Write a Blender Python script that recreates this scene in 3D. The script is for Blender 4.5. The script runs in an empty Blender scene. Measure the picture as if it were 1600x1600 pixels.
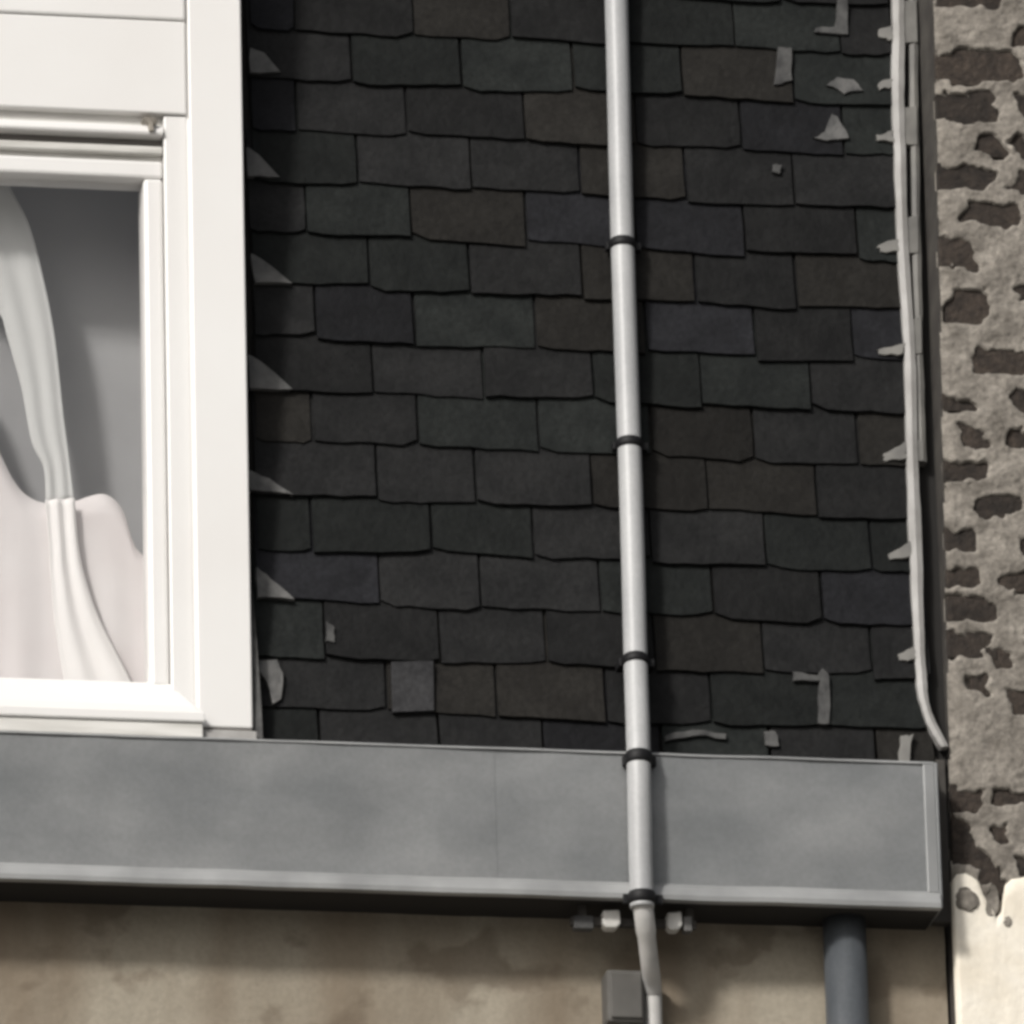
import bpy, bmesh, math, random
import numpy as np
from mathutils import Vector, Matrix, noise
from math import sin, cos, pi, radians

random.seed(7)
S = bpy.context.scene
COL = S.collection

# ------------------------------------------------------------------ camera
PITCH, YAW, ROLL, DIST = radians(20), radians(10.6), radians(-1.49), 16.0
fwd = Vector((sin(YAW)*cos(PITCH), cos(YAW)*cos(PITCH), sin(PITCH)))
rt0 = Vector((cos(YAW), -sin(YAW), 0)); up0 = rt0.cross(fwd)
rt = rt0*cos(ROLL) + up0*sin(ROLL); up = -rt0*sin(ROLL) + up0*cos(ROLL)
cpos = Vector((0.8, 0, 0.638)) - fwd*DIST
cd = bpy.data.cameras.new('camera'); cam = bpy.data.objects.new('camera', cd); COL.objects.link(cam)
cam.matrix_world = Matrix(((rt.x, up.x, -fwd.x, cpos.x), (rt.y, up.y, -fwd.y, cpos.y),
                           (rt.z, up.z, -fwd.z, cpos.z), (0, 0, 0, 1)))
cd.sensor_width = 36; cd.lens = 366.25; cd.clip_start = 0.1; cd.clip_end = 500
S.camera = cam

# ------------------------------------------------------------------ daylight: hazy sun from the left, much sky light
SUN_EL, SUN_AZ = radians(33), radians(-42)          # azimuth from the street side (-Y) towards the left (-X)
sdir = Vector((sin(SUN_AZ)*cos(SUN_EL), -cos(SUN_AZ)*cos(SUN_EL), sin(SUN_EL)))   # towards the sun
W = bpy.data.worlds.new('World'); S.world = W; W.use_nodes = True
nt = W.node_tree; nt.nodes.clear()
sky = nt.nodes.new('ShaderNodeTexSky'); sky.sky_type = 'NISHITA'; sky.sun_disc = False
sky.sun_elevation = SUN_EL; sky.sun_rotation = math.atan2(sdir.x, sdir.y)
sky.dust_density = 6; sky.air_density = 1.0; sky.ozone_density = 1.0
hs = nt.nodes.new('ShaderNodeHueSaturation'); hs.inputs['Saturation'].default_value = 0.3   # haze greys the sky
bg = nt.nodes.new('ShaderNodeBackground'); bg.inputs['Strength'].default_value = 0.09
wo = nt.nodes.new('ShaderNodeOutputWorld')
nt.links.new(sky.outputs[0], hs.inputs['Color']); nt.links.new(hs.outputs[0], bg.inputs['Color']); nt.links.new(bg.outputs[0], wo.inputs[0])
sl = bpy.data.lights.new('sun', 'SUN'); sl.energy = 3.2; sl.angle = radians(7); sl.color = (1, 0.965, 0.92)
so = bpy.data.objects.new('sun', sl); COL.objects.link(so)
so.rotation_euler = sdir.to_track_quat('Z', 'Y').to_euler(); so.location = (-4, -6, 9)
S.view_settings.view_transform = 'Standard'; S.view_settings.look = 'None'
S.view_settings.gamma = 1; S.view_settings.exposure = -0.12; S.view_settings.use_curve_mapping = False
S.render.engine = 'CYCLES'
S.cycles.filter_width = 3.4                          # a soft phone lens

# ------------------------------------------------------------------ helpers
def tag(o, label=None, cat=None, group=None, kind=None):
    if label: o['label'] = label
    if cat: o['category'] = cat
    if group: o['group'] = group
    if kind: o['kind'] = kind
    return o
def empty(name, loc, label, cat, group=None):
    o = bpy.data.objects.new(name, None); COL.objects.link(o); o.location = loc
    o.empty_display_size = 0.1
    return tag(o, label, cat, group)
def link(name, me, mat, parent=None, bevel=0, smooth=False):
    o = bpy.data.objects.new(name, me); COL.objects.link(o)
    if mat: me.materials.append(mat)
    if parent is not None:
        o.parent = parent
        if parent.type == 'EMPTY': o.matrix_parent_inverse = Matrix.Translation(-Vector(parent.location))
    if bevel:
        b = o.modifiers.new('bevel', 'BEVEL'); b.width = bevel; b.segments = 2; b.limit_method = 'ANGLE'; b.angle_limit = radians(40)
    if smooth:
        for p in me.polygons: p.use_smooth = True
    return o
def mesh(name, verts, faces):
    me = bpy.data.meshes.new(name); me.from_pydata([tuple(v) for v in verts], [], faces); me.update(); return me
def fix(me):
    bm = bmesh.new(); bm.from_mesh(me); bmesh.ops.recalc_face_normals(bm, faces=bm.faces); bm.to_mesh(me); bm.free(); return me
def box(name, x0, x1, y0, y1, z0, z1, mat, parent=None, bevel=0.002):
    v = [(x, y, z) for x in (x0, x1) for y in (y0, y1) for z in (z0, z1)]
    f = [(0, 1, 3, 2), (4, 6, 7, 5), (0, 4, 5, 1), (2, 3, 7, 6), (0, 2, 6, 4), (1, 5, 7, 3)]
    return link(name, fix(mesh(name, v, f)), mat, parent, bevel)
def extrude_x(name, prof, x0, x1, mat, parent=None, bevel=0.0015, x1s=None):
    """a YZ profile run along X; x1s gives the right-hand end per profile point"""
    n = len(prof)
    v = [(x0, y, z) for y, z in prof] + [((x1s[i] if x1s else x1), y, z) for i, (y, z) in enumerate(prof)]
    f = [tuple(range(n)), tuple(range(2*n-1, n-1, -1))] + [(i, (i+1) % n, (i+1) % n + n, i+n) for i in range(n)]
    return link(name, fix(mesh(name, v, f)), mat, parent, bevel)
TH = radians(5)                                      # the slate slope leans back 5 degrees
def rpt(x, s, h=0): return Vector((x, s*sin(TH) - h*cos(TH), 0.2 + s*cos(TH) + h*sin(TH)))
def roof_plate(name, poly, h0, h1, mat, parent, bevel=0.0):
    n = len(poly)
    hh = h1 if isinstance(h1, (list, tuple)) else [h1]*n
    v = [rpt(x, s, h0) for x, s in poly] + [rpt(x, s, hh[i]) for i, (x, s) in enumerate(poly)]
    f = [tuple(range(n)), tuple(range(2*n-1, n-1, -1))] + [(i, (i+1) % n, (i+1) % n + n, i+n) for i in range(n)]
    return link(name, fix(mesh(name, v, f)), mat, parent, bevel)
def tube(name, pts, rad, mat, parent=None, seg=16, wob=0.0):
    pts = [Vector(p) for p in pts]; v = []; f = []
    for i, p in enumerate(pts):
        t = (pts[min(i+1, len(pts)-1)] - pts[max(i-1, 0)]).normalized()
        a = t.cross(Vector((0, 1, 0))).normalized(); b = a.cross(t)
        r = rad[i] if isinstance(rad, (list, tuple)) else rad
        for k in range(seg):
            q = 2*pi*k/seg
            v.append(p + (a*cos(q) + b*sin(q))*(r*(1+random.uniform(-wob, wob))))
    for i in range(len(pts)-1):
        for k in range(seg):
            f.append((i*seg+k, i*seg+(k+1) % seg, (i+1)*seg+(k+1) % seg, (i+1)*seg+k))
    f.append(tuple(range(seg))); f.append(tuple(range((len(pts)-1)*seg, len(pts)*seg)))
    o = link(name, fix(mesh(name, v, f)), mat, parent)
    for p in o.data.polygons[:-2]: p.use_smooth = True
    return o
def smooth_path(pts, n=6):
    pts = [Vector(p) for p in pts]; out = []
    for i in range(len(pts)-1):
        p0, p1, p2, p3 = pts[max(i-1, 0)], pts[i], pts[i+1], pts[min(i+2, len(pts)-1)]
        for k in range(n):
            t = k/n
            out.append(0.5*((2*p1) + (p2-p0)*t + (2*p0-5*p1+4*p2-p3)*t*t + (3*p1-p0-3*p2+p3)*t**3))
    return out + [pts[-1]]

# ------------------------------------------------------------------ materials
def mat(name, base, rough=0.6, var=None, scale=(6, 6, 6), bump=0.0, bscale=60, metallic=0.0, spec=0.5,
        obj_var=0.0, stops=None, detail=6, fine=0.0):
    """Principled with a noise-mixed colour: base..var, per-object tone, fine speckle and bump"""
    m = bpy.data.materials.new(name); m.use_nodes = True; t = m.node_tree; N = t.nodes; L = t.links
    b = N['Principled BSDF']; b.inputs['Roughness'].default_value = rough
    b.inputs['Metallic'].default_value = metallic; b.inputs['Specular IOR Level'].default_value = spec
    tc = N.new('ShaderNodeTexCoord'); mp = N.new('ShaderNodeMapping'); mp.inputs['Scale'].default_value = scale
    L.new(tc.outputs['Object'], mp.inputs['Vector'])
    src = None
    if var:
        n = N.new('ShaderNodeTexNoise'); n.inputs['Scale'].default_value = 1; n.inputs['Detail'].default_value = detail
        L.new(mp.outputs[0], n.inputs['Vector'])
        r = N.new('ShaderNodeValToRGB'); a, c = stops or (0.35, 0.65)
        r.color_ramp.elements[0].position = a; r.color_ramp.elements[0].color = (*base, 1)
        r.color_ramp.elements[1].position = c; r.color_ramp.elements[1].color = (*var, 1)
        L.new(n.outputs['Fac'], r.inputs['Fac']); src = r.outputs['Color']
    else:
        c = N.new('ShaderNodeRGB'); c.outputs[0].default_value = (*base, 1); src = c.outputs[0]
    if fine:
        n2 = N.new('ShaderNodeTexNoise'); n2.inputs['Scale'].default_value = 140; n2.inputs['Detail'].default_value = 4
        L.new(tc.outputs['Object'], n2.inputs['Vector'])
        mr = N.new('ShaderNodeMapRange'); mr.inputs['From Min'].default_value = .3; mr.inputs['From Max'].default_value = .7
        mr.inputs['To Min'].default_value = 1-fine; mr.inputs['To Max'].default_value = 1+fine
        L.new(n2.outputs['Fac'], mr.inputs['Value'])
        mx = N.new('ShaderNodeMix'); mx.data_type = 'RGBA'; mx.blend_type = 'MULTIPLY'; mx.inputs['Factor'].default_value = 1
        L.new(src, mx.inputs['A']); L.new(mr.outputs[0], mx.inputs['B']); src = mx.outputs['Result']
    if obj_var:
        oi = N.new('ShaderNodeObjectInfo'); mr = N.new('ShaderNodeMapRange')
        mr.inputs['To Min'].default_value = 1-obj_var; mr.inputs['To Max'].default_value = 1+obj_var
        L.new(oi.outputs['Random'], mr.inputs['Value'])
        mx = N.new('ShaderNodeMix'); mx.data_type = 'RGBA'; mx.blend_type = 'MULTIPLY'; mx.inputs['Factor'].default_value = 1
        L.new(src, mx.inputs['A']); L.new(mr.outputs[0], mx.inputs['B']); src = mx.outputs['Result']
    L.new(src, b.inputs['Base Color'])
    if bump:
        n3 = N.new('ShaderNodeTexNoise'); n3.inputs['Scale'].default_value = bscale; n3.inputs['Detail'].default_value = 8
        L.new(tc.outputs['Object'], n3.inputs['Vector'])
        bp = N.new('ShaderNodeBump'); bp.inputs['Strength'].default_value = bump; bp.inputs['Distance'].default_value = 0.004
        L.new(n3.outputs['Fac'], bp.inputs['Height']); L.new(bp.outputs[0], b.inputs['Normal'])
    return m
M = {}
SL = dict(rough=0.7, spec=0.16, scale=(14, 14, 22), bump=0.55, bscale=55, obj_var=0.36, fine=0.25)
M['slate'] = mat('slate_grey', (0.0075, 0.0077, 0.008), var=(0.0125, 0.0126, 0.0128), **SL)
M['slate_brown'] = mat('slate_brown', (0.009, 0.0082, 0.0072), var=(0.0135, 0.0125, 0.011), **SL)
M['slate_green'] = mat('slate_green', (0.007, 0.0083, 0.008), var=(0.0115, 0.0132, 0.0125), **SL)
M['slate_blue'] = mat('slate_blue', (0.0073, 0.0075, 0.009), var=(0.0115, 0.0118, 0.014), **SL)
M['slate_pale'] = mat('slate_pale', (0.022, 0.022, 0.0235), var=(0.034, 0.034, 0.0355), **SL)
M['deck'] = mat('roof_boards', (0.012, 0.011, 0.010), rough=0.9)
M['lead'] = mat('lead_sheet', (0.062, 0.062, 0.061), var=(0.125, 0.123, 0.119), scale=(40, 40, 40), rough=0.6, bump=0.4, bscale=90)
M['lead_dim'] = mat('lead_dull', (0.028, 0.028, 0.028), var=(0.075, 0.075, 0.073), scale=(40, 40, 40), rough=0.7, bump=0.4, bscale=90)
M['brown_grey_dark'] = mat('brown_grey_dark', (0.035, 0.031, 0.028), var=(0.06, 0.055, 0.048), scale=(20, 20, 20), rough=0.8, bump=0.4)
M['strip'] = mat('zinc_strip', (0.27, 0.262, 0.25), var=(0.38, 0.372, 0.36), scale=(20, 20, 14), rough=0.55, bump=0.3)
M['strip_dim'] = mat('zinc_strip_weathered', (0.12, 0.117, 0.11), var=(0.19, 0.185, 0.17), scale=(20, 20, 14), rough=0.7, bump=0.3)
M['zinc'] = mat('zinc_sheet', (0.17, 0.178, 0.181), var=(0.255, 0.26, 0.261), scale=(5, 5, 9), rough=0.42, metallic=0.25, bump=0.12, bscale=25, obj_var=0.05, fine=0.06, stops=(0.3, 0.7))
M['zinc_lip_lit'] = mat('zinc_rolled_edge_lit', (0.27, 0.275, 0.275), var=(0.38, 0.385, 0.385), scale=(9, 9, 9), rough=0.4, metallic=0.25, bump=0.15, bscale=40)  # paler than the sheet: sky light caught by the tilted lip is painted in
M['zinc_edge'] = mat('zinc_folded_end', (0.24, 0.245, 0.245), var=(0.30, 0.305, 0.305), scale=(9, 9, 9), rough=0.42, metallic=0.25)
M['white'] = mat('white_paint', (0.735, 0.722, 0.705), var=(0.77, 0.764, 0.75), scale=(3, 3, 3), rough=0.38, bump=0.05, bscale=120)
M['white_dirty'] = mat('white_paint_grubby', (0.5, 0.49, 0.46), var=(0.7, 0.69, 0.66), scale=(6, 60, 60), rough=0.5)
M['seal'] = mat('rubber_seal', (0.16, 0.15, 0.14), rough=0.7)
M['brass'] = mat('weathered_catch', (0.22, 0.2, 0.17), rough=0.5, metallic=0.5)
M['pvc'] = mat('pale_grey_plastic', (0.35, 0.355, 0.36), var=(0.43, 0.435, 0.435), scale=(8, 8, 5), rough=0.45, fine=0.05)
M['cable'] = mat('pale_cable_sheath', (0.40, 0.395, 0.38), var=(0.52, 0.51, 0.49), scale=(20, 20, 20), rough=0.5)
M['black'] = mat('black_strap', (0.006, 0.006, 0.007), rough=0.6, spec=0.3)
M['clamp'] = mat('pale_clamp', (0.5, 0.49, 0.46), var=(0.62, 0.61, 0.58), scale=(40, 40, 40), rough=0.5)
M['boxgrey'] = mat('weathered_box_grey', (0.075, 0.071, 0.065), var=(0.10, 0.096, 0.088), scale=(20, 20, 20), rough=0.75, bump=0.2)
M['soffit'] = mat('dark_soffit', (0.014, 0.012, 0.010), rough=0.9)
M['downpipe'] = mat('blue_grey_pipe', (0.055, 0.062, 0.070), var=(0.085, 0.092, 0.10), scale=(20, 20, 6), rough=0.5, fine=0.1)
M['brick'] = mat('dark_brick', (0.017, 0.0125, 0.0095), var=(0.040, 0.030, 0.023), scale=(45, 45, 45), rough=0.9, bump=0.9, bscale=120, obj_var=0.3, fine=0.3)
M['mortar'] = mat('smeared_mortar', (0.13, 0.117, 0.10), var=(0.27, 0.247, 0.215), scale=(22, 22, 22), rough=0.95, bump=0.8, bscale=110, fine=0.22, stops=(0.32, 0.66))
M['cream'] = mat('cream_paint', (0.74, 0.68, 0.57), var=(0.82, 0.775, 0.68), scale=(9, 9, 14), rough=0.8, bump=0.6, bscale=45, fine=0.04)
M['curtain'] = mat('white_net', (0.86, 0.84, 0.825), rough=0.9)
M['curtain_grey'] = mat('grey_white_drape', (0.60, 0.605, 0.595), rough=0.9)
M['curtain_pink'] = mat('pinkish_net', (0.72, 0.675, 0.67), var=(0.77, 0.74, 0.735), scale=(6, 6, 6), rough=0.9)
M['backdrop'] = mat('sky_grey_backdrop', (0.33, 0.33, 0.335), var=(0.40, 0.40, 0.405), scale=(4, 4, 3), rough=0.9)  # stands in for the grey of sky reflected in the pane
M['room'] = mat('room_plaster', (0.35, 0.34, 0.33), rough=0.9)
M['paving'] = mat('street_paving', (0.16, 0.155, 0.15), var=(0.22, 0.215, 0.2), scale=(2, 2, 2), rough=0.9)

def glass_material():
    m = bpy.data.materials.new('window_glass'); m.use_nodes = True; N = m.node_tree.nodes; L = m.node_tree.links; N.clear()
    o = N.new('ShaderNodeOutputMaterial'); mx = N.new('ShaderNodeMixShader'); tr = N.new('ShaderNodeBsdfTransparent')
    gl = N.new('ShaderNodeBsdfGlossy'); lw = N.new('ShaderNodeLayerWeight'); lw.inputs['Blend'].default_value = 0.5
    pw = N.new('ShaderNodeMath'); pw.operation = 'POWER'; pw.inputs[1].default_value = 5
    fr = N.new('ShaderNodeMath'); fr.operation = 'MULTIPLY_ADD'; fr.inputs[1].default_value = 0.9; fr.inputs[2].default_value = 0.05
    L.new(lw.outputs['Facing'], pw.inputs[0]); L.new(pw.outputs[0], fr.inputs[0])
    gl.inputs['Roughness'].default_value = 0.01; tr.inputs['Color'].default_value = (0.96, 0.96, 0.96, 1)
    L.new(fr.outputs[0], mx.inputs['Fac']); L.new(tr.outputs[0], mx.inputs[1]); L.new(gl.outputs[0], mx.inputs[2]); L.new(mx.outputs[0], o.inputs[0])
    return m
M['glass'] = glass_material()
def facade_material():
    """old cement render: tan with brown water stains running down from the eaves"""
    m = mat('stained_render', (0.25, 0.218, 0.168), rough=0.92, var=(0.35, 0.314, 0.25), scale=(5, 5, 2.2), bump=0.5, bscale=50, fine=0.08, stops=(0.3, 0.7))
    t = m.node_tree; N = t.nodes; L = t.links; b = N['Principled BSDF']
    src = b.inputs['Base Color'].links[0].from_socket
    tc = N.new('ShaderNodeTexCoord')
    mp = N.new('ShaderNodeMapping'); mp.inputs['Scale'].default_value = (4.2, 1, 0.9); mp.inputs['Location'].default_value = (1.35, 0, 0)
    n = N.new('ShaderNodeTexNoise'); n.inputs['Scale'].default_value = 1; n.inputs['Detail'].default_value = 5
    r = N.new('ShaderNodeValToRGB'); r.color_ramp.elements[0].position = 0.44; r.color_ramp.elements[1].position = 0.62
    mx = N.new('ShaderNodeMix'); mx.data_type = 'RGBA'; mx.inputs['B'].default_value = (0.16, 0.121, 0.082, 1)
    ml = N.new('ShaderNodeMath'); ml.operation = 'MULTIPLY'; ml.inputs[1].default_value = 0.75
    L.new(tc.outputs['Object'], mp.inputs['Vector']); L.new(mp.outputs[0], n.inputs['Vector']); L.new(n.outputs['Fac'], r.inputs['Fac'])
    L.new(r.outputs['Color'], ml.inputs[0]); L.new(ml.outputs[0], mx.inputs['Factor']); L.new(src, mx.inputs['A'])
    mp2 = N.new('ShaderNodeMapping'); mp2.inputs['Scale'].default_value = (7, 1, 9); mp2.inputs['Location'].default_value = (0.4, 0, 0.3)
    n2 = N.new('ShaderNodeTexNoise'); n2.inputs['Scale'].default_value = 1; n2.inputs['Detail'].default_value = 7
    r2 = N.new('ShaderNodeValToRGB'); r2.color_ramp.elements[0].position = 0.56; r2.color_ramp.elements[1].position = 0.62
    ml2 = N.new('ShaderNodeMath'); ml2.operation = 'MULTIPLY'; ml2.inputs[1].default_value = 0.55
    mx2 = N.new('ShaderNodeMix'); mx2.data_type = 'RGBA'; mx2.inputs['B'].default_value = (0.13, 0.1, 0.07, 1)
    L.new(tc.outputs['Object'], mp2.inputs['Vector']); L.new(mp2.outputs[0], n2.inputs['Vector']); L.new(n2.outputs['Fac'], r2.inputs['Fac'])
    L.new(r2.outputs['Color'], ml2.inputs[0]); L.new(ml2.outputs[0], mx2.inputs['Factor']); L.new(mx.outputs['Result'], mx2.inputs['A'])
    L.new(mx2.outputs['Result'], b.inputs['Base Color'])
    return m
M['facade'] = facade_material()

# ------------------------------------------------------------------ measured outlines: (x, up-slope) on the slates, (x, z) elsewhere
soak = [[(0.42, 1.234), (0.442, 1.227), (0.467, 1.194), (0.42, 1.191)], [(0.41, 1.061), (0.429, 1.049), (0.46, 1.009), (0.411, 1.01)], [(0.411, 0.876), (0.434, 0.862), (0.474, 0.827), (0.416, 0.826)], [(0.402, 0.701), (0.429, 0.684), (0.469, 0.644), (0.404, 0.643)], [(0.396, 0.504), (0.428, 0.49), (0.464, 0.466), (0.399, 0.471)], [(0.403, 0.34), (0.428, 0.32), (0.462, 0.288), (0.405, 0.29)], [(0.404, 0.183), (0.43, 0.186), (0.439, 0.163), (0.436, 0.12), (0.423, 0.111), (0.415, 0.147), (0.403, 0.166)]]
fleck = [[(1.366, 1.379), (1.384, 1.38), (1.38, 1.309), (1.328, 1.308), (1.329, 1.318), (1.361, 1.32)], [(1.341, 1.216), (1.36, 1.23), (1.386, 1.226), (1.398, 1.209), (1.369, 1.203)], [(1.315, 1.12), (1.334, 1.132), (1.347, 1.167), (1.358, 1.156), (1.373, 1.123), (1.344, 1.118)], [(1.249, 1.072), (1.261, 1.069), (1.258, 1.055), (1.247, 1.059)], [(1.234, 0.195), (1.272, 0.193), (1.281, 0.205), (1.291, 0.192), (1.286, 0.111), (1.268, 0.111), (1.274, 0.182), (1.234, 0.182)], [(1.185, 0.095), (1.201, 0.095), (1.206, 0.071), (1.185, 0.071)], [(0.511, 0.253), (0.523, 0.245), (0.52, 0.217), (0.508, 0.221)], [(1.029, 0.082), (1.074, 0.095), (1.124, 0.088), (1.123, 0.08), (1.074, 0.085), (1.028, 0.072)], [(1.266, 1.28), (1.286, 1.278), (1.286, 1.221), (1.258, 1.211)]]
patch = [[(0.608, 0.189), (0.673, 0.193), (0.671, 0.11), (0.607, 0.105)]]
A_left = [(1.456, 1.384), (1.446, 1.223), (1.444, 1.132), (1.439, 0.929), (1.44, 0.756), (1.433, 0.579), (1.429, 0.409), (1.427, 0.235), (1.428, 0.17), (1.439, 0.117), (1.459, 0.077)]
A_right = [(1.475, 1.385), (1.466, 1.224), (1.462, 1.133), (1.457, 0.93), (1.457, 0.757), (1.451, 0.58), (1.448, 0.41), (1.443, 0.236), (1.443, 0.171), (1.45, 0.128), (1.471, 0.079)]
conn = [[(1.473, 1.373), (1.499, 1.374), (1.497, 1.299), (1.469, 1.297)], [(1.464, 1.181), (1.489, 1.185), (1.486, 1.116), (1.462, 1.116)], [(1.457, 0.986), (1.48, 0.993), (1.477, 0.926), (1.456, 0.924)], [(1.456, 0.807), (1.475, 0.817), (1.472, 0.75), (1.455, 0.748)], [(1.451, 0.602), (1.464, 0.597), (1.463, 0.564), (1.45, 0.563)]]
B = [(1.495, 1.386), (1.484, 1.145), (1.475, 0.92), (1.467, 0.696), (1.463, 0.564)]
clips = [[(1.429, 1.318), (1.453, 1.328), (1.451, 1.301), (1.431, 1.304)], [(1.424, 1.224), (1.447, 1.232), (1.446, 1.216), (1.426, 1.213)], [(1.417, 1.131), (1.443, 1.14), (1.444, 1.119), (1.418, 1.122)], [(1.408, 0.937), (1.442, 0.949), (1.44, 0.925), (1.412, 0.926)], [(1.398, 0.754), (1.441, 0.767), (1.439, 0.747), (1.4, 0.747)], [(1.396, 0.574), (1.434, 0.595), (1.433, 0.565), (1.399, 0.563)], [(1.395, 0.405), (1.43, 0.422), (1.43, 0.4), (1.396, 0.394)], [(1.402, 0.232), (1.428, 0.248), (1.428, 0.224), (1.404, 0.221)], [(1.397, 0.094), (1.415, 0.097), (1.409, 0.041), (1.392, 0.04)]]
drape_r = [(-0.034, 1.275), (0.025, 1.209), (0.045, 1.172), (0.07, 1.12), (0.089, 1.046), (0.108, 0.941), (0.121, 0.805), (0.129, 0.731), (0.135, 0.669)]
drape_l = [(-0.036, 1.041), (-0.006, 1.005), (0.024, 0.969), (0.033, 0.938), (0.043, 0.901), (0.057, 0.844), (0.071, 0.76), (0.089, 0.719), (0.092, 0.662)]
low = [(-0.037, 0.893), (-0.007, 0.81), (0.022, 0.743), (0.041, 0.702), (0.061, 0.676), (0.09, 0.662), (0.135, 0.666), (0.155, 0.674), (0.18, 0.681), (0.199, 0.673), (0.214, 0.651), (0.225, 0.61), (0.236, 0.589), (0.25, 0.577)]
tail_l = [(0.09, 0.662), (0.095, 0.594), (0.097, 0.542), (0.103, 0.459), (0.115, 0.377)]
tail_r = [(0.135, 0.666), (0.14, 0.596), (0.149, 0.544), (0.172, 0.472), (0.216, 0.381)]
bricks = [(1.62, 1.449, 1.683, 1.485), (1.5, 1.387, 1.637, 1.436), (1.494, 1.32, 1.586, 1.37), (1.619, 1.324, 1.688, 1.365), (1.555, 1.267, 1.604, 1.304), (1.614, 1.264, 1.675, 1.303), (1.486, 1.203, 1.578, 1.243), (1.609, 1.204, 1.683, 1.242), (1.527, 1.145, 1.634, 1.182), (1.497, 1.071, 1.556, 1.116), (1.504, 0.98, 1.569, 1.036), (1.612, 1.021, 1.664, 1.051), (1.524, 0.896, 1.624, 0.937), (1.492, 0.838, 1.546, 0.858), (1.596, 0.839, 1.657, 0.876), (1.506, 0.777, 1.563, 0.807), (1.586, 0.77, 1.654, 0.808), (1.487, 0.711, 1.547, 0.745), (1.531, 0.662, 1.605, 0.688), (1.479, 0.605, 1.537, 0.638), (1.594, 0.596, 1.656, 0.625), (1.478, 0.543, 1.537, 0.573), (1.571, 0.542, 1.643, 0.566), (1.491, 0.492, 1.551, 0.522), (1.491, 0.432, 1.548, 0.468), (1.551, 0.416, 1.587, 0.438), (1.519, 0.371, 1.54, 0.403), (1.568, 0.344, 1.635, 0.377), (1.466, 0.182, 1.518, 0.215), (1.537, 0.191, 1.628, 0.215), (1.544, 0.127, 1.57, 0.157), (1.562, 0.074, 1.624, 0.107)]

# ------------------------------------------------------------------ the setting: street, wall below, room
GZ = -6.45
g = mesh('ground', [(-60, -60, GZ), (60, -60, GZ), (60, 60, GZ), (-60, 60, GZ)], [(0, 1, 2, 3)])
tag(link('ground', g, M['paving']), kind='structure')

# facade wall under the eaves: a grid with slight unevenness, thick
def rough(poly, amp=0.0022, n=4):
    out = []
    for (xa, sa), (xb, sb) in zip(poly, poly[1:]+poly[:1]):
        for i in range(n): t = i/n; out.append((xa+(xb-xa)*t+random.uniform(-amp, amp), sa+(sb-sa)*t+random.uniform(-amp, amp)))
    return out
def height_wall(name, x0, x1, z0, z1, y, thick, fn, nx, nz, mat_, parent=None):
    v = []; f = []
    for j in range(nz+1):
        for i in range(nx+1):
            x = x0+(x1-x0)*i/nx; z = z0+(z1-z0)*j/nz
            v.append((x, y - fn(x, z), z))
    for j in range(nz):
        for i in range(nx):
            a = j*(nx+1)+i; f.append((a, a+1, a+nx+2, a+nx+1))
    k = len(v); v += [(x0, y+thick, z0), (x1, y+thick, z0), (x1, y+thick, z1), (x0, y+thick, z1)]
    c00, c10, c01, c11 = 0, nx, nz*(nx+1), nz*(nx+1)+nx
    f.append((k+1, k, k+3, k+2))
    f.append(tuple(range(c00, c10+1)) [::-1] + (k, k+1)); f.append(tuple(range(c01, c11+1)) + (k+2, k+3))
    f.append(tuple(range(c00, c01+1, nx+1)) + (k+3, k)); f.append(tuple(range(c10, c11+1, nx+1))[::-1] + (k+1, k+2))
    o = link(name, mesh(name, v, f), mat_, parent)
    for p in o.data.polygons[:nx*nz]: p.use_smooth = True
    o.data.set_sharp_from_angle(angle=radians(45))
    return o
def nz3(x, y, z, s): return noise.noise(Vector((x*s, y*s, z*s)))
wall = empty('facade_wall', (0.7, 0.04, GZ), 'tan cement rendered wall with brown water stains under the zinc gutter', 'wall')
height_wall('render_coat', -1.4, 1.463, -0.6, 0.02, 0.04, 0.3, lambda x, z: 0.004*nz3(x, 3, z*0.6, 5)+0.0015*nz3(x, 8, z, 22), 180, 40, M['facade'], wall)
box('lower_wall', -1.4, 1.463, 0.04, 0.34, GZ, -0.601, M['facade'], wall, 0)

rv = [(x, y, z) for x in (-0.775, 0.375) for y in (0.03, 2.2) for z in (0.27, 1.72)]
rf = [(0, 1, 3, 2), (4, 6, 7, 5), (2, 3, 7, 6), (0, 2, 6, 4), (1, 5, 7, 3)]
tag(link('room_wall', mesh('room_wall', rv, rf), M['room']), kind='structure')

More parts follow.
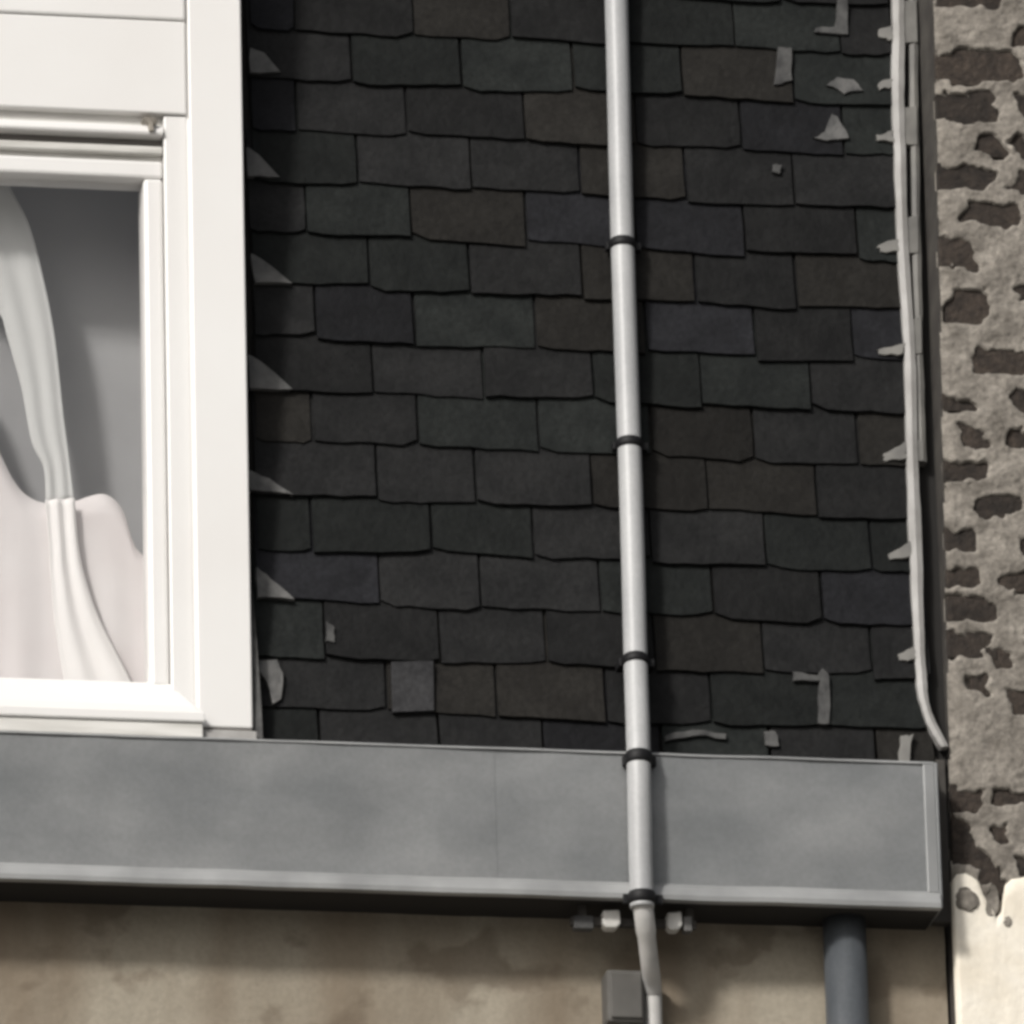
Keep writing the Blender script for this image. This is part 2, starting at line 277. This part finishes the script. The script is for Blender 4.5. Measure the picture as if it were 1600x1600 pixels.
# ------------------------------------------------------------------ slate roof
roof = empty('slate_roof', (0.9, 0.05, 0.2), 'steep black slate slope between the white dormer and the brick wall', 'roof')
TOP = 1.74
def deck(x0, x1, s0, s1): return roof_plate('roof_deck', [(x0, s0), (x1, s0), (x1, s1), (x0, s1)], -0.06, -0.012, M['deck'], roof)
deck(0.3875, 1.49, -0.0, TOP); deck(-1.4, -0.7875, 0.0, TOP)
W_, PIT = 0.1735, 0.0898
kinds = ['slate']*9 + ['slate_brown']*4 + ['slate_green']*4 + ['slate_blue']*4 + ['slate_pale']
def slate(x0, x1, s, m):
    """one hand-cut slate: ragged tail, nibbled corners, tail lifted by the course below"""
    g = 0.0016 + random.uniform(0, 0.0016)
    x0 += g; x1 -= g; L_ = 0.185; drop = random.uniform(-0.004, 0.005); sk = random.uniform(-0.0035, 0.0035)
    w = x1-x0; n = 7; tail = []
    for i in range(n+1):
        t = i/n; ds = random.uniform(-0.0016, 0.0016)
        if i in (0, n) and random.random() < 0.55: ds += random.uniform(0.002, 0.009)
        tail.append((x0+w*t, s-drop+sk*(t-0.5)*2+ds))
    side = lambda x: [(x+random.uniform(-0.0012, 0.0012), s+0.045), (x+random.uniform(-0.001, 0.001), s+0.09)]
    poly = tail + side(x1) + [(x1, s+L_), (x0, s+L_)] + side(x0)[::-1]
    lift = random.uniform(-0.0012, 0.0018); tw = random.uniform(-0.0012, 0.0012); th = random.uniform(0.005, 0.0075)
    lo = []; hi = []
    for x, q in poly:
        t = (q-s)/L_; hb = -0.006*t*2 + 0.004 + lift*(1-t) + tw*((x-x0)/w-0.5)
        lo.append(rpt(x, q, hb-th*0.5)); hi.append(rpt(x, q, hb+th*0.5))
    k = len(poly); v = lo+hi
    f = [tuple(range(k)), tuple(range(2*k-1, k-1, -1))] + [(i, (i+1) % k, (i+1) % k+k, i+k) for i in range(k)]
    return link('slate', fix(mesh('slate', v, f)), m, roof)
def course(xa, xb, k):
    if xa > 0: xa += 0.007 + 0.0165*PIT*k + random.uniform(-0.003, 0.004)      # a dark joint is left along the dormer
    s = 0.018+PIT*k; off = 0.588 if k % 2 == 1 else 0.501
    e = off - 3*W_*4
    edges = []
    while e < xb:
        if e > xa+0.03 and e < xb-0.03: edges.append(e+random.uniform(-0.011, 0.011))
        e += W_
    edges = [xa]+edges+[xb]
    for a, b in zip(edges[:-1], edges[1:]):
        slate(a, b, s, M[random.choice(kinds[:-1])])
NC = 18
for k in range(NC):
    course(0.3915, 1.452, k)
for k in range(NC): course(-1.4, -0.7915, k)
roof_plate('ridge_flashing', [(0.39, TOP-0.06), (1.5, TOP-0.06), (1.5, TOP+0.03), (0.39, TOP+0.03)], 0.0, 0.018, M['zinc'], roof, 0.002)
for poly in soak:
    q = rough(poly, 0.0012, 3); roof_plate('soaker', q, 0.002, [0.0115+random.uniform(0, 0.001) for _ in q], M['lead'], roof)
for i, poly in enumerate(fleck): roof_plate('lead_tab', rough(poly, 0.0018, 3), 0.002, 0.0105, M['lead_dim'] if i not in (1, 2, 5) else M['lead'], roof)
for poly in patch: roof_plate('slate', poly, 0.002, 0.0115, M['slate_pale'], roof, 0.0005)

# ------------------------------------------------------------------ neighbour's wall: old brick under smeared mortar, cream paint below
XL = lambda z: 1.468 + 0.02*max(z, 0)
nb = empty('neighbour_wall', (1.8, 0.0, GZ), 'old dark brick wall smeared with pale mortar, cream painted lower down, beside the slates', 'wall')
rnd = random.Random(3)
more = []
for k in range(31):                                   # bricks beyond the frame and above it, same bond
    z = 0.075+k*0.0612
    x = 1.70 + (0.1 if k % 2 else 0.0)
    while x < 2.3:
        w = rnd.choice([0.06, 0.09, 0.12, 0.16])
        if rnd.random() < 0.75: more.append((x, z, x+w, z+rnd.uniform(0.026, 0.045)))
        x += w+rnd.uniform(0.04, 0.08)
for k in range(5):
    z = 1.512+k*0.0612
    more.append((1.51+0.05*(k % 2), z, 1.60+0.05*(k % 2), z+0.038))
streak_ = [(1.455+0.0, 0.135, 1.495, 0.172), (1.46, 0.105, 1.512, 0.145), (1.475, 0.085, 1.525, 0.118), (1.502, 0.062, 1.536, 0.092), (1.52, 0.036, 1.545, 0.068)]
exposed = [(b[0]-0.03 if b[0] < 1.5 else b[0],)+tuple(b[1:]) for b in bricks] + streak_ + more
DX = 0.0028
def mortar_wall():
    x0, x1, z0, z1 = 1.46, 2.3, 0.0, 1.95
    nx, nzz = int((x1-x0)/DX), int((z1-z0)/DX)
    X, Z = np.meshgrid(np.linspace(x0, x1, nx+1), np.linspace(z0, z1, nzz+1))
    r = np.random.RandomState(5)
    def vnoise(fx, fz):
        gx, gz = int((x1-x0)*fx)+3, int((z1-z0)*fz)+3
        G = r.rand(gz, gx)*2-1
        u = (X-x0)*fx; w = (Z-z0)*fz; i = u.astype(int); j = w.astype(int); a = u-i; b = w-j
        a = a*a*(3-2*a); b = b*b*(3-2*b)
        return (G[j, i]*(1-a)+G[j, i+1]*a)*(1-b)+(G[j+1, i]*(1-a)+G[j+1, i+1]*a)*b
    n1, n2, n3, n4 = vnoise(38, 60), vnoise(95, 120), vnoise(14, 20), vnoise(200, 220)
    H = 0.0045+0.0022*n3+0.0016*n1+0.0011*n2+0.0006*n4          # mortar stands proud of the brick faces
    wx, wz = X+0.016*vnoise(24, 34)+0.005*vnoise(90, 100), Z+0.009*vnoise(24, 36)+0.006*vnoise(80, 100)
    D = np.full(X.shape, 1.0)
    for a, b, c, d in exposed:
        cx, cz, hx, hz = (a+c)/2, (b+d)/2, (c-a)/2, (d-b)/2
        rr = min(hx, hz)*0.6
        qx, qz = np.abs(wx-cx)-hx+rr, np.abs(wz-cz)-hz+rr
        D = np.minimum(D, np.hypot(np.maximum(qx, 0), np.maximum(qz, 0))+np.minimum(np.maximum(qx, qz), 0)-rr)
    t = np.clip((0.002-D)/0.006, 0, 1); t = t*t*(3-2*t)
    H = H*(1-t)-0.009*t
    # left edge crumbles back to the corner
    e = np.clip((X-(1.468+0.02*Z))/0.014+0.5*n1, 0, 1); H = H-0.006*(1-e)
    return X, Z, H
X, Z, H = mortar_wall()
nzz, nx = X.shape
keep = (X >= 1.466+0.02*Z)
idx = -np.ones(X.shape, int); idx[keep] = np.arange(keep.sum())
V = np.stack([X[keep], -H[keep], Z[keep]], 1)
q = np.stack([idx[:-1, :-1], idx[:-1, 1:], idx[1:, 1:], idx[1:, :-1]], -1).reshape(-1, 4); q = q[(q >= 0).all(1)]
me = bpy.data.meshes.new('mortar'); me.from_pydata(V.tolist(), [], q.tolist()); me.update()
link('mortar', me, M['mortar'], nb, smooth=True)
# body of the wall behind (its left face shows beside the leaning slates)
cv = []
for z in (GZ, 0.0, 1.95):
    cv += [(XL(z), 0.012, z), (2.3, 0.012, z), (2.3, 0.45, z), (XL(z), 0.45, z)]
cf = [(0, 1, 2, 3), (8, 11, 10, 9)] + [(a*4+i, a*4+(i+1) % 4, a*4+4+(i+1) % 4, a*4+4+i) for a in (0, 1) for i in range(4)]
link('wall_core', fix(mesh('wall_core', cv, cf)), M['brown_grey_dark'], nb)
for a, b, c, d in exposed:
    a = max(a-0.008, XL(b)+0.001); c += 0.008; b -= 0.006; d += 0.006
    j = lambda s: random.uniform(-s, s)
    v = [(a, 0.0118, b), (c, 0.0118, b), (c, 0.0118, d), (a, 0.0118, d)] + [(x+j(.001), j(0.0012), z+j(.001)) for x, z in ((a, b), (c, b), (c, d), (a, d))]
    f = [(0, 3, 2, 1), (4, 5, 6, 7)] + [(i, (i+1) % 4, (i+1) % 4+4, i+4) for i in range(4)]
    link('brick', fix(mesh('brick', v, f)), M['brick'], nb, 0.002)
# cream painted coat, torn along its top edge
rg = [(1.4685, 0.066), (1.482, 0.077), (1.495, 0.072), (1.507, 0.068), (1.515, 0.045), (1.524, 0.030), (1.534, 0.006), (1.543, 0.018), (1.547, 0.043), (1.552, 0.062),
      (1.56, 0.070), (1.582, 0.074), (1.61, 0.068), (1.64, 0.077), (1.69, 0.07), (1.75, 0.076), (1.84, 0.066), (1.95, 0.075), (2.1, 0.068), (2.3, 0.074)]
fine = []
for (xa, za), (xb, zb) in zip(rg[:-1], rg[1:]):
    n = max(2, int(math.hypot(xb-xa, zb-za)/0.006))
    for i in range(n):
        t = i/n; fine.append((xa+(xb-xa)*t, za+(zb-za)*t+random.uniform(-0.002, 0.002)))
fine.append(rg[-1])
v = []; f = []
rows = [0, 0.004, 0.02] + [0.05+0.03*i for i in range(9)]
for i, (x, z) in enumerate(fine):
    for r_ in rows:
        zz = z-(z+0.30)*(r_/rows[-1])
        bulge = 0.0105 if r_ > 0 else 0.004
        bulge += 0.0014*nz3(x, 1, zz, 30)
        v.append((x, -bulge, zz))
    v.append((x, -0.0105, GZ))
R_ = len(rows)+1
for i in range(len(fine)-1):
    for r_ in range(R_-1): f.append((i*R_+r_+1, (i+1)*R_+r_+1, (i+1)*R_+r_, i*R_+r_))
n0 = len(v)                                           # return of the coat round the left corner
for r_ in range(R_): v.append((v[r_][0], 0.02, v[r_][2]))
for r_ in range(R_-1): f.append((r_, n0+r_, n0+r_+1, r_+1))
link('cream_coat', fix(mesh('cream_coat', v, f)), M['cream'], nb, smooth=True)
def lump(name, poly, y0, y1, mat_, parent, bevel=0.003):
    n = len(poly); vv = [(x, y0, z) for x, z in poly] + [(x, y1+random.uniform(-.001, .001), z) for x, z in poly]
    ff = [tuple(range(n)), tuple(range(2*n-1, n-1, -1))] + [(i, (i+1) % n, (i+1) % n+n, i+n) for i in range(n)]
    return link(name, fix(mesh(name, vv, ff)), mat_, parent, bevel)
def ragged(cx, cz, rx_, rz_, n=26, amp=0.3):
    out = []
    for i in range(n):
        q = 2*pi*i/n; k = 1+amp*nz3(cos(q)*2+cx*31, 0, sin(q)*2+cz*17, 0.9)+random.uniform(-.06, .06)
        out.append((cx+rx_*k*cos(q), cz+rz_*k*sin(q)))
    return out
lump('mortar_smear', ragged(1.488, 0.032, 0.018, 0.019), 0.0, -0.0140, M['mortar'], nb)
lump('mortar_smear', ragged(1.528, 0.030, 0.011, 0.026), 0.0, -0.0110, M['mortar'], nb)
lump('mortar_smear', ragged(1.551, -0.002, 0.006, 0.009), 0.0, -0.0120, M['mortar'], nb)
# ------------------------------------------------------------------ dormer window
dw = empty('dormer_window', (-0.2, 0.0, 0.24), 'white painted dormer window with a grey pane beside the slates', 'window')
XC = -0.2
mir = lambda x: 2*XC-x
for sgn in (0, 1):
    def bx(name, a, b, *r, **k):
        if sgn: a, b = mir(b), mir(a)
        return box(name, a, b, *r, **k)
    bx('post', 0.303, 0.387, -0.03, 0.22, 0.262, 1.75, M['white'], dw, bevel=0.003)
    bx('jamb', 0.2645, 0.3005, -0.021, 0.1, 0.262, 1.262, M['white'], dw, bevel=0.003)
    bx('jamb_groove', 0.299, 0.305, -0.0195, 0.09, 0.262, 1.74, M['white'], dw, bevel=0)
    bx('post_foot', 0.309, 0.392, -0.037, 0.0, 0.236, 0.2555, M['strip'], dw, bevel=0.002)
    bx('post_joint', 0.305, 0.386, -0.027, 0.0, 0.2555, 0.262, M['seal'], dw, bevel=0)
LX, RX = mir(0.3), 0.3
box('head_panel', LX, RX, -0.026, 0.1, 1.263, 1.4185, M['white'], dw, 0.003)
box('head_rail', LX, RX, -0.029, 0.1, 1.4195, 1.56, M['white'], dw, 0.004)
box('head_rail', LX, RX, -0.026, 0.1, 1.5625, 1.75, M['white'], dw, 0.004)
lx, rx = mir(0.2635), 0.2635
box('head_joint', lx, rx, -0.010, 0.09, 1.243, 1.263, M['white_dirty'], dw, 0)
extrude_x('drip_mould', [(-0.026, 1.2265), (-0.028, 1.231), (-0.024, 1.2425), (-0.010, 1.2445), (0.09, 1.2445), (0.09, 1.2265)], lx, rx, M['white'], dw)
box('seal_strip', lx, rx, -0.004, 0.09, 1.212, 1.2265, M['seal'], dw, 0)
box('sash_top_bead', lx, rx, -0.016, 0.09, 1.1985, 1.212, M['white_dirty'], dw, 0.003)
box('bead_joint', lx, rx, -0.004, 0.09, 1.189, 1.1985, M['white_dirty'], dw, 0)
sash = box('sash', lx, rx, -0.012, 0.05, 1.16, 1.189, M['white'], dw, 0.005)   # top rail of the sash
for a, b in ((0.2335, 0.2635), (mir(0.2635), mir(0.2335))): box('stile', a, b, -0.012, 0.05, 0.33, 1.16, M['white'], sash, 0.006)
box('glass_pane', mir(0.234), 0.234, 0.012, 0.018, 0.33, 1.162, M['glass'], sash, 0)
for xx in (0.243, mir(0.243)):
    lv = [(xx-0.013, 1.251), (xx-0.006, 1.2545), (xx+0.008, 1.253), (xx+0.011, 1.247), (xx+0.004, 1.241), (xx+0.005, 1.230), (xx-0.003, 1.230), (xx-0.004, 1.241)]
    lump('sash_catch', lv, -0.01, -0.033, M['brass'], dw, 0.001)
prof = [(0.05, 0.338), (-0.008, 0.338), (-0.046, 0.288), (-0.052, 0.276), (-0.052, 0.262), (0.05, 0.262)]
x1s = [0.262, 0.262, 0.296, 0.312, 0.312, 0.262]
sl_ = extrude_x('sill', prof, 0, 0, M['white'], dw, 0.003, x1s=x1s)
for vv in sl_.data.vertices[:len(prof)]: vv.co.x = mir(x1s[vv.index])
box('sill_under', mir(0.312), 0.308, -0.047, 0.02, 0.2385, 0.262, M['white_dirty'], dw, 0.002)
v = [(0.3872, -0.022, 0.236), (0.403, -0.026, 0.236), (0.401, -0.024, 0.31), (0.395, -0.016, 0.45), (0.3885, -0.01, 0.54), (0.3872, -0.008, 0.54)]
n = len(v); v2 = v+[(x, y+0.012, z) for x, y, z in v]
link('cheek_flashing', fix(mesh('cheek_flashing', v2, [tuple(range(n)), tuple(range(2*n-1, n-1, -1))]+[(i, (i+1) % n, (i+1) % n+n, i+n) for i in range(n)])), M['lead_dim'], dw)
box('dormer_roof', mir(0.42), 0.42, -0.07, 0.5, 1.75, 1.79, M['zinc'], dw, 0.004)

# curtains and an added grey backdrop behind the glass
def sheet(name, left, right, y, mat_, fold=0.004, nfold=3, nu=24, sub=5, flip=False, amp2=0.0):
    Lp = smooth_path([(x, 0, z) for x, z in left], sub); Rp = smooth_path([(x, 0, z) for x, z in right], sub)
    m = min(len(Lp), len(Rp)); v = []; f = []
    for j in range(m):
        for i in range(nu+1):
            t = i/nu; p = Lp[j].lerp(Rp[j], t)
            yy = y + fold*sin(t*nfold*2*pi + j*0.06) + amp2*sin(j*0.4)
            v.append((mir(p.x) if flip else p.x, yy, p.z))
    for j in range(m-1):
        for i in range(nu): a = j*(nu+1)+i; f.append((a, a+1, a+nu+2, a+nu+1))
    o = link(name, fix(mesh(name, v, f)), mat_, None, smooth=True)
    sd = o.modifiers.new('solid', 'SOLIDIFY'); sd.thickness = 0.0012
    return o
dl = [(-0.12, 1.16)]+[(-0.09, 1.11)]+drape_l; dr = [(-0.13, 1.36), (-0.085, 1.32)]+drape_r
tag(sheet('curtain', dl, dr, 0.1, M['curtain_grey'], 0.0016, 2), 'pale curtain swept sideways behind the dormer pane towards the slates', 'curtain')
tag(sheet('curtain', dl, dr, 0.1, M['curtain_grey'], 0.0016, 2, flip=True), 'pale curtain swept sideways behind the dormer pane, away from the slates', 'curtain')
tag(sheet('curtain_tail', tail_l+[(0.122, 0.335)], tail_r+[(0.238, 0.335)], 0.088, M['curtain'], 0.003, 2), 'bright white flared end of the tied curtain above the sill, slate side', 'curtain')
tag(sheet('curtain_tail', tail_l+[(0.122, 0.335)], tail_r+[(0.238, 0.335)], 0.088, M['curtain'], 0.003, 2, flip=True), 'bright white flared end of the tied curtain above the sill, far from the slates', 'curtain')
lowm = [(-0.2, 1.0), (-0.12, 0.97), (-0.07, 0.93)]+low
lowt = smooth_path([(x, 0, z) for x, z in lowm], 3); lowt = lowt + [Vector((mir(p.x), 0, p.z)) for p in lowt[:0:-1]][::1]
lowt = sorted(lowt, key=lambda p: p.x)
v = []; f = []; nr = 10
for i, p in enumerate(lowt):
    for j in range(nr+1):
        t = j/nr; v.append((p.x, 0.105 + 0.003*sin(p.x*90)*t + 0.0018*sin(p.x*37+t), p.z*(1-t)+0.335*t))
for i in range(len(lowt)-1):
    for j in range(nr): a = i*(nr+1)+j; f.append((a, a+nr+1, a+nr+2, a+1))
o = link('net_curtain', fix(mesh('net_curtain', v, f)), M['curtain_pink'], None, smooth=True)
o.modifiers.new('solid', 'SOLIDIFY').thickness = 0.001
tag(o, 'low pinkish white net curtain with a scalloped top along the sill', 'curtain')
bl = height_wall('added_backdrop', -0.74, 0.34, 0.3, 1.7, 0.2, 0.003, lambda x, z: 0.003*sin(x*9+z), 12, 12, M['backdrop'])  # grey sheet added so the pane shows the tone of reflected sky
tag(bl, 'plain grey blind added behind the curtains to grey the dormer pane like reflected sky', 'backdrop')

# ------------------------------------------------------------------ zinc box gutter
gu = empty('zinc_gutter', (0.1, 0.0, 0.0), 'grey zinc box gutter running under the slates and the dormer', 'gutter')
seams = [-1.4, -0.004, 0.752, 1.088, 1.434]
for n_, (a, b) in enumerate(zip(seams[:-1], seams[1:])):
    yo = -0.06 - 0.0006*(n_ % 2)
    height_wall('front_panel', a, b, 0.012, 0.232, yo, 0.004,
                lambda x, z, a=a, b=b: 0.0028*nz3(x, 2, z*1.5, 6) + 0.0007*nz3(x, 5, z, 19), max(8, int((b-a)*60)), 16, M['zinc'], gu)
def wavy_x(name, prof, x0, x1, n, amp, mat_, parent):
    k = len(prof); v = []; f = []
    for i in range(n+1):
        x = x0+(x1-x0)*i/n; w = amp*nz3(x, 4, 0, 7); w2 = amp*0.6*nz3(x, 9, 0, 16)
        v += [(x, y+w2, z+w) for y, z in prof]
    for i in range(n):
        for j in range(k): f.append((i*k+j, i*k+(j+1) % k, (i+1)*k+(j+1) % k, (i+1)*k+j))
    f += [tuple(range(k)), tuple(range(n*k, n*k+k))]
    return link(name, fix(mesh(name, v, f)), mat_, parent, 0.001)
wavy_x('bottom_lip', [(-0.0605, 0.026), (-0.069, 0.018), (-0.075, 0.004), (-0.074, -0.004), (-0.058, -0.004), (-0.058, 0.026)], -1.4, 1.434, 120, 0.0022, M['zinc_lip_lit'], gu)
wavy_x('top_rim', [(-0.0640, 0.230), (-0.0635, 0.2335), (-0.055, 0.2365), (-0.045, 0.235), (-0.045, 0.230)], -1.4, 1.434, 120, 0.0018, M['zinc_lip_lit'], gu)
box('end_cap', 1.4342, 1.4385, -0.064, 0.03, 0.0, 0.233, M['zinc'], gu, 0.001)
box('end_fold', 1.416, 1.434, -0.0636, -0.058, 0.024, 0.23, M['zinc_edge'], gu, 0.0015)
box('trough', -1.4, 1.43, -0.056, 0.03, 0.19, 0.197, M['zinc'], gu, 0)
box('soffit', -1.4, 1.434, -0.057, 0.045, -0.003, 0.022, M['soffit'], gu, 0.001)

# ------------------------------------------------------------------ flashing along the brick wall
ef = empty('edge_flashing', (1.45, 0.05, 0.24), 'pale ragged zinc edging strip between the slates and the brick wall', 'flashing')
def strip(name, Lf, Rt, h0, h1, mat_):
    Lp = smooth_path([(x, s, 0) for x, s in Lf], 5); Rp = smooth_path([(x, s, 0) for x, s in Rt], 5)
    pts = [(p.x+random.uniform(-.0008, .0008), p.y) for p in Lp], [(p.x+random.uniform(-.0008, .0008), p.y) for p in Rp]
    m = len(pts[0]); v = []; f = []
    for i in range(m):
        (a, sa), (b, sb) = pts[0][i], pts[1][i]
        v += [rpt(a, sa, h0), rpt(a, sa, h1-0.003), rpt((a+b)/2, (sa+sb)/2, h1), rpt(b, sb, h1-0.003), rpt(b, sb, h0)]
    for i in range(m-1):
        for j in range(5): f.append((i*5+j, i*5+(j+1) % 5, (i+1)*5+(j+1) % 5, (i+1)*5+j))
    f += [tuple(range(5)), tuple(range(m*5-5, m*5))]
    return link(name, fix(mesh(name, v, f)), mat_, ef)
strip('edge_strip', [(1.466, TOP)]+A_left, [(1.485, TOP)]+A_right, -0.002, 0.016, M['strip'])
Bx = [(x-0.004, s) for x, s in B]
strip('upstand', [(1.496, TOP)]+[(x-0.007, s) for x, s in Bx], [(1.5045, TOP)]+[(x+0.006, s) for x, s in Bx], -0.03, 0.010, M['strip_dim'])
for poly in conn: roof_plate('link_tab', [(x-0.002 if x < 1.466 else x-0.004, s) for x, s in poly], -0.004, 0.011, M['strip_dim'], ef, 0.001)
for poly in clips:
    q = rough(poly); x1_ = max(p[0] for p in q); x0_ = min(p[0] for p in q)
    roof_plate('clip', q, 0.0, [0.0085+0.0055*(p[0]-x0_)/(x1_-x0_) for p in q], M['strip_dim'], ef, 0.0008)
box('gap_shade', 1.4388, 1.4675, 0.005, 0.03, -0.0, 0.262, M['brown_grey_dark'], ef, 0.002)  # dark strip standing in for the shade in the gap beside the gutter end

# ------------------------------------------------------------------ service pipe down the slates and over the gutter
sp = empty('service_pipe', (0.99, 0.0, 0.0), 'pale grey plastic pipe with black straps running down the slates over the gutter', 'pipe')
R0 = 0.0185
def ax(x, s): return rpt(x, s, 0.012+R0)
path = [ax(1.012, TOP+0.02), ax(1.005, 1.35), ax(0.9985, 1.06), ax(0.9945, 0.86), Vector((0.9889, 0.009, 0.692)), Vector((0.9847, -0.012, 0.538)),
        Vector((0.9778, -0.043, 0.371)), Vector((0.9734, -0.067, 0.279)), Vector((0.970, -0.082, 0.207)), Vector((0.9686, -0.0842, 0.1)), Vector((0.9683, -0.0835, 0.03)), Vector((0.9683, -0.0835, -0.022))]
pp = smooth_path(path, 8)
tube('pipe', pp, R0, M['pvc'], sp, 20, 0.012)
def at_z(z):
    for a, b in zip(pp[:-1], pp[1:]):
        if b.z <= z <= a.z: t = (a.z-z)/(a.z-b.z+1e-9); return a.lerp(b, t), (b-a).normalized()
def strap(z, w=0.016, ear=0.006, base=0.02):
    c, d = at_z(z); hw = w/2
    st = tube('strap', [c-d*hw, c-d*hw*0.6, c+d*hw*0.6, c+d*hw], [R0+0.0006, R0+0.0028, R0+0.0028, R0+0.0006], M['black'], sp, 20)
    box('strap_base', c.x-R0-ear, c.x+R0+ear+0.006, c.y+0.004, c.y+base, c.z-hw*0.8, c.z+hw*0.8, M['black'], st, 0.001)
strap(1.107); strap(0.762); strap(0.388, base=0.038); strap(0.2165, 0.02, 0.004, 0.018); strap(-0.006, 0.019, 0.009, 0.012)
cab = smooth_path([(0.969, -0.0835, -0.012), (0.975, -0.07, -0.045), (0.988, -0.03, -0.09), (0.999, 0.008, -0.118), (1.001, 0.018, -0.15), (1.0, 0.02, -0.3), (1.0, 0.021, -0.6), (1.0, 0.021, GZ+0.3)], 6)
tube('cable', cab, [0.0155]*8+[0.014]*(len(cab)-8), M['cable'], sp, 14)

br = empty('pipe_bracket', (0.97, -0.03, -0.03), 'short dark bar with two pale clamps under the gutter at the pipe', 'bracket')
box('bar', 0.868, 1.062, -0.034, -0.022, -0.036, -0.022, M['brown_grey_dark'], br, 0.002)
box('hanger', 0.88, 0.892, -0.034, -0.022, -0.0225, -0.003, M['brown_grey_dark'], br, 0.001)
box('hanger', 1.046, 1.058, -0.034, -0.022, -0.0225, -0.003, M['brown_grey_dark'], br, 0.001)
for a, b in ((0.916, 0.942), (1.015, 1.037)):
    cl = lump('clamp', [(a, -0.014), (b, -0.012), (b+0.001, -0.034), (b-0.006, -0.042), (a+0.004, -0.042), (a-0.002, -0.034)], -0.02, -0.044, M['clamp'], br, 0.003)
box('clamp_tail', 1.041, 1.054, -0.04, -0.02, -0.042, -0.018, M['lead'], br, 0.002)
box('clamp_tail', 0.872, 0.902, -0.04, -0.02, -0.043, -0.022, M['lead_dim'], br, 0.002)

jb = empty('junction_box', (0.955, 0.04, -0.13), 'small dark grey junction box on the tan wall beside the cable', 'junction box')
b0 = box('case', 0.926, 0.985, -0.004, 0.045, -0.178, -0.094, M['boxgrey'], jb, 0.006)
box('cover', 0.931, 0.980, -0.008, -0.003, -0.172, -0.100, M['boxgrey'], jb, 0.004)
box('cable_gland', 0.948, 0.964, 0.008, 0.028, -0.194, -0.177, M['clamp'], jb, 0.003)

dp = empty('downpipe', (1.3, 0.0, GZ), 'blue grey round downpipe on the tan wall near its corner', 'downpipe')
tube('pipe', [(1.2985, 0.003, 0.0), (1.2985, 0.003, -0.5), (1.2985, 0.003, -3), (1.2985, 0.003, GZ)], 0.033, M['downpipe'], dp, 28)
for z in (-0.42, -2.4, -4.4):
    cl = tube('pipe_clip', [(1.2985, 0.003, z), (1.2985, 0.003, z-0.03)], 0.0365, M['downpipe'], dp, 28)
    box('clip_stem', 1.29, 1.307, 0.03, 0.06, z-0.025, z-0.005, M['downpipe'], cl, 0.001)
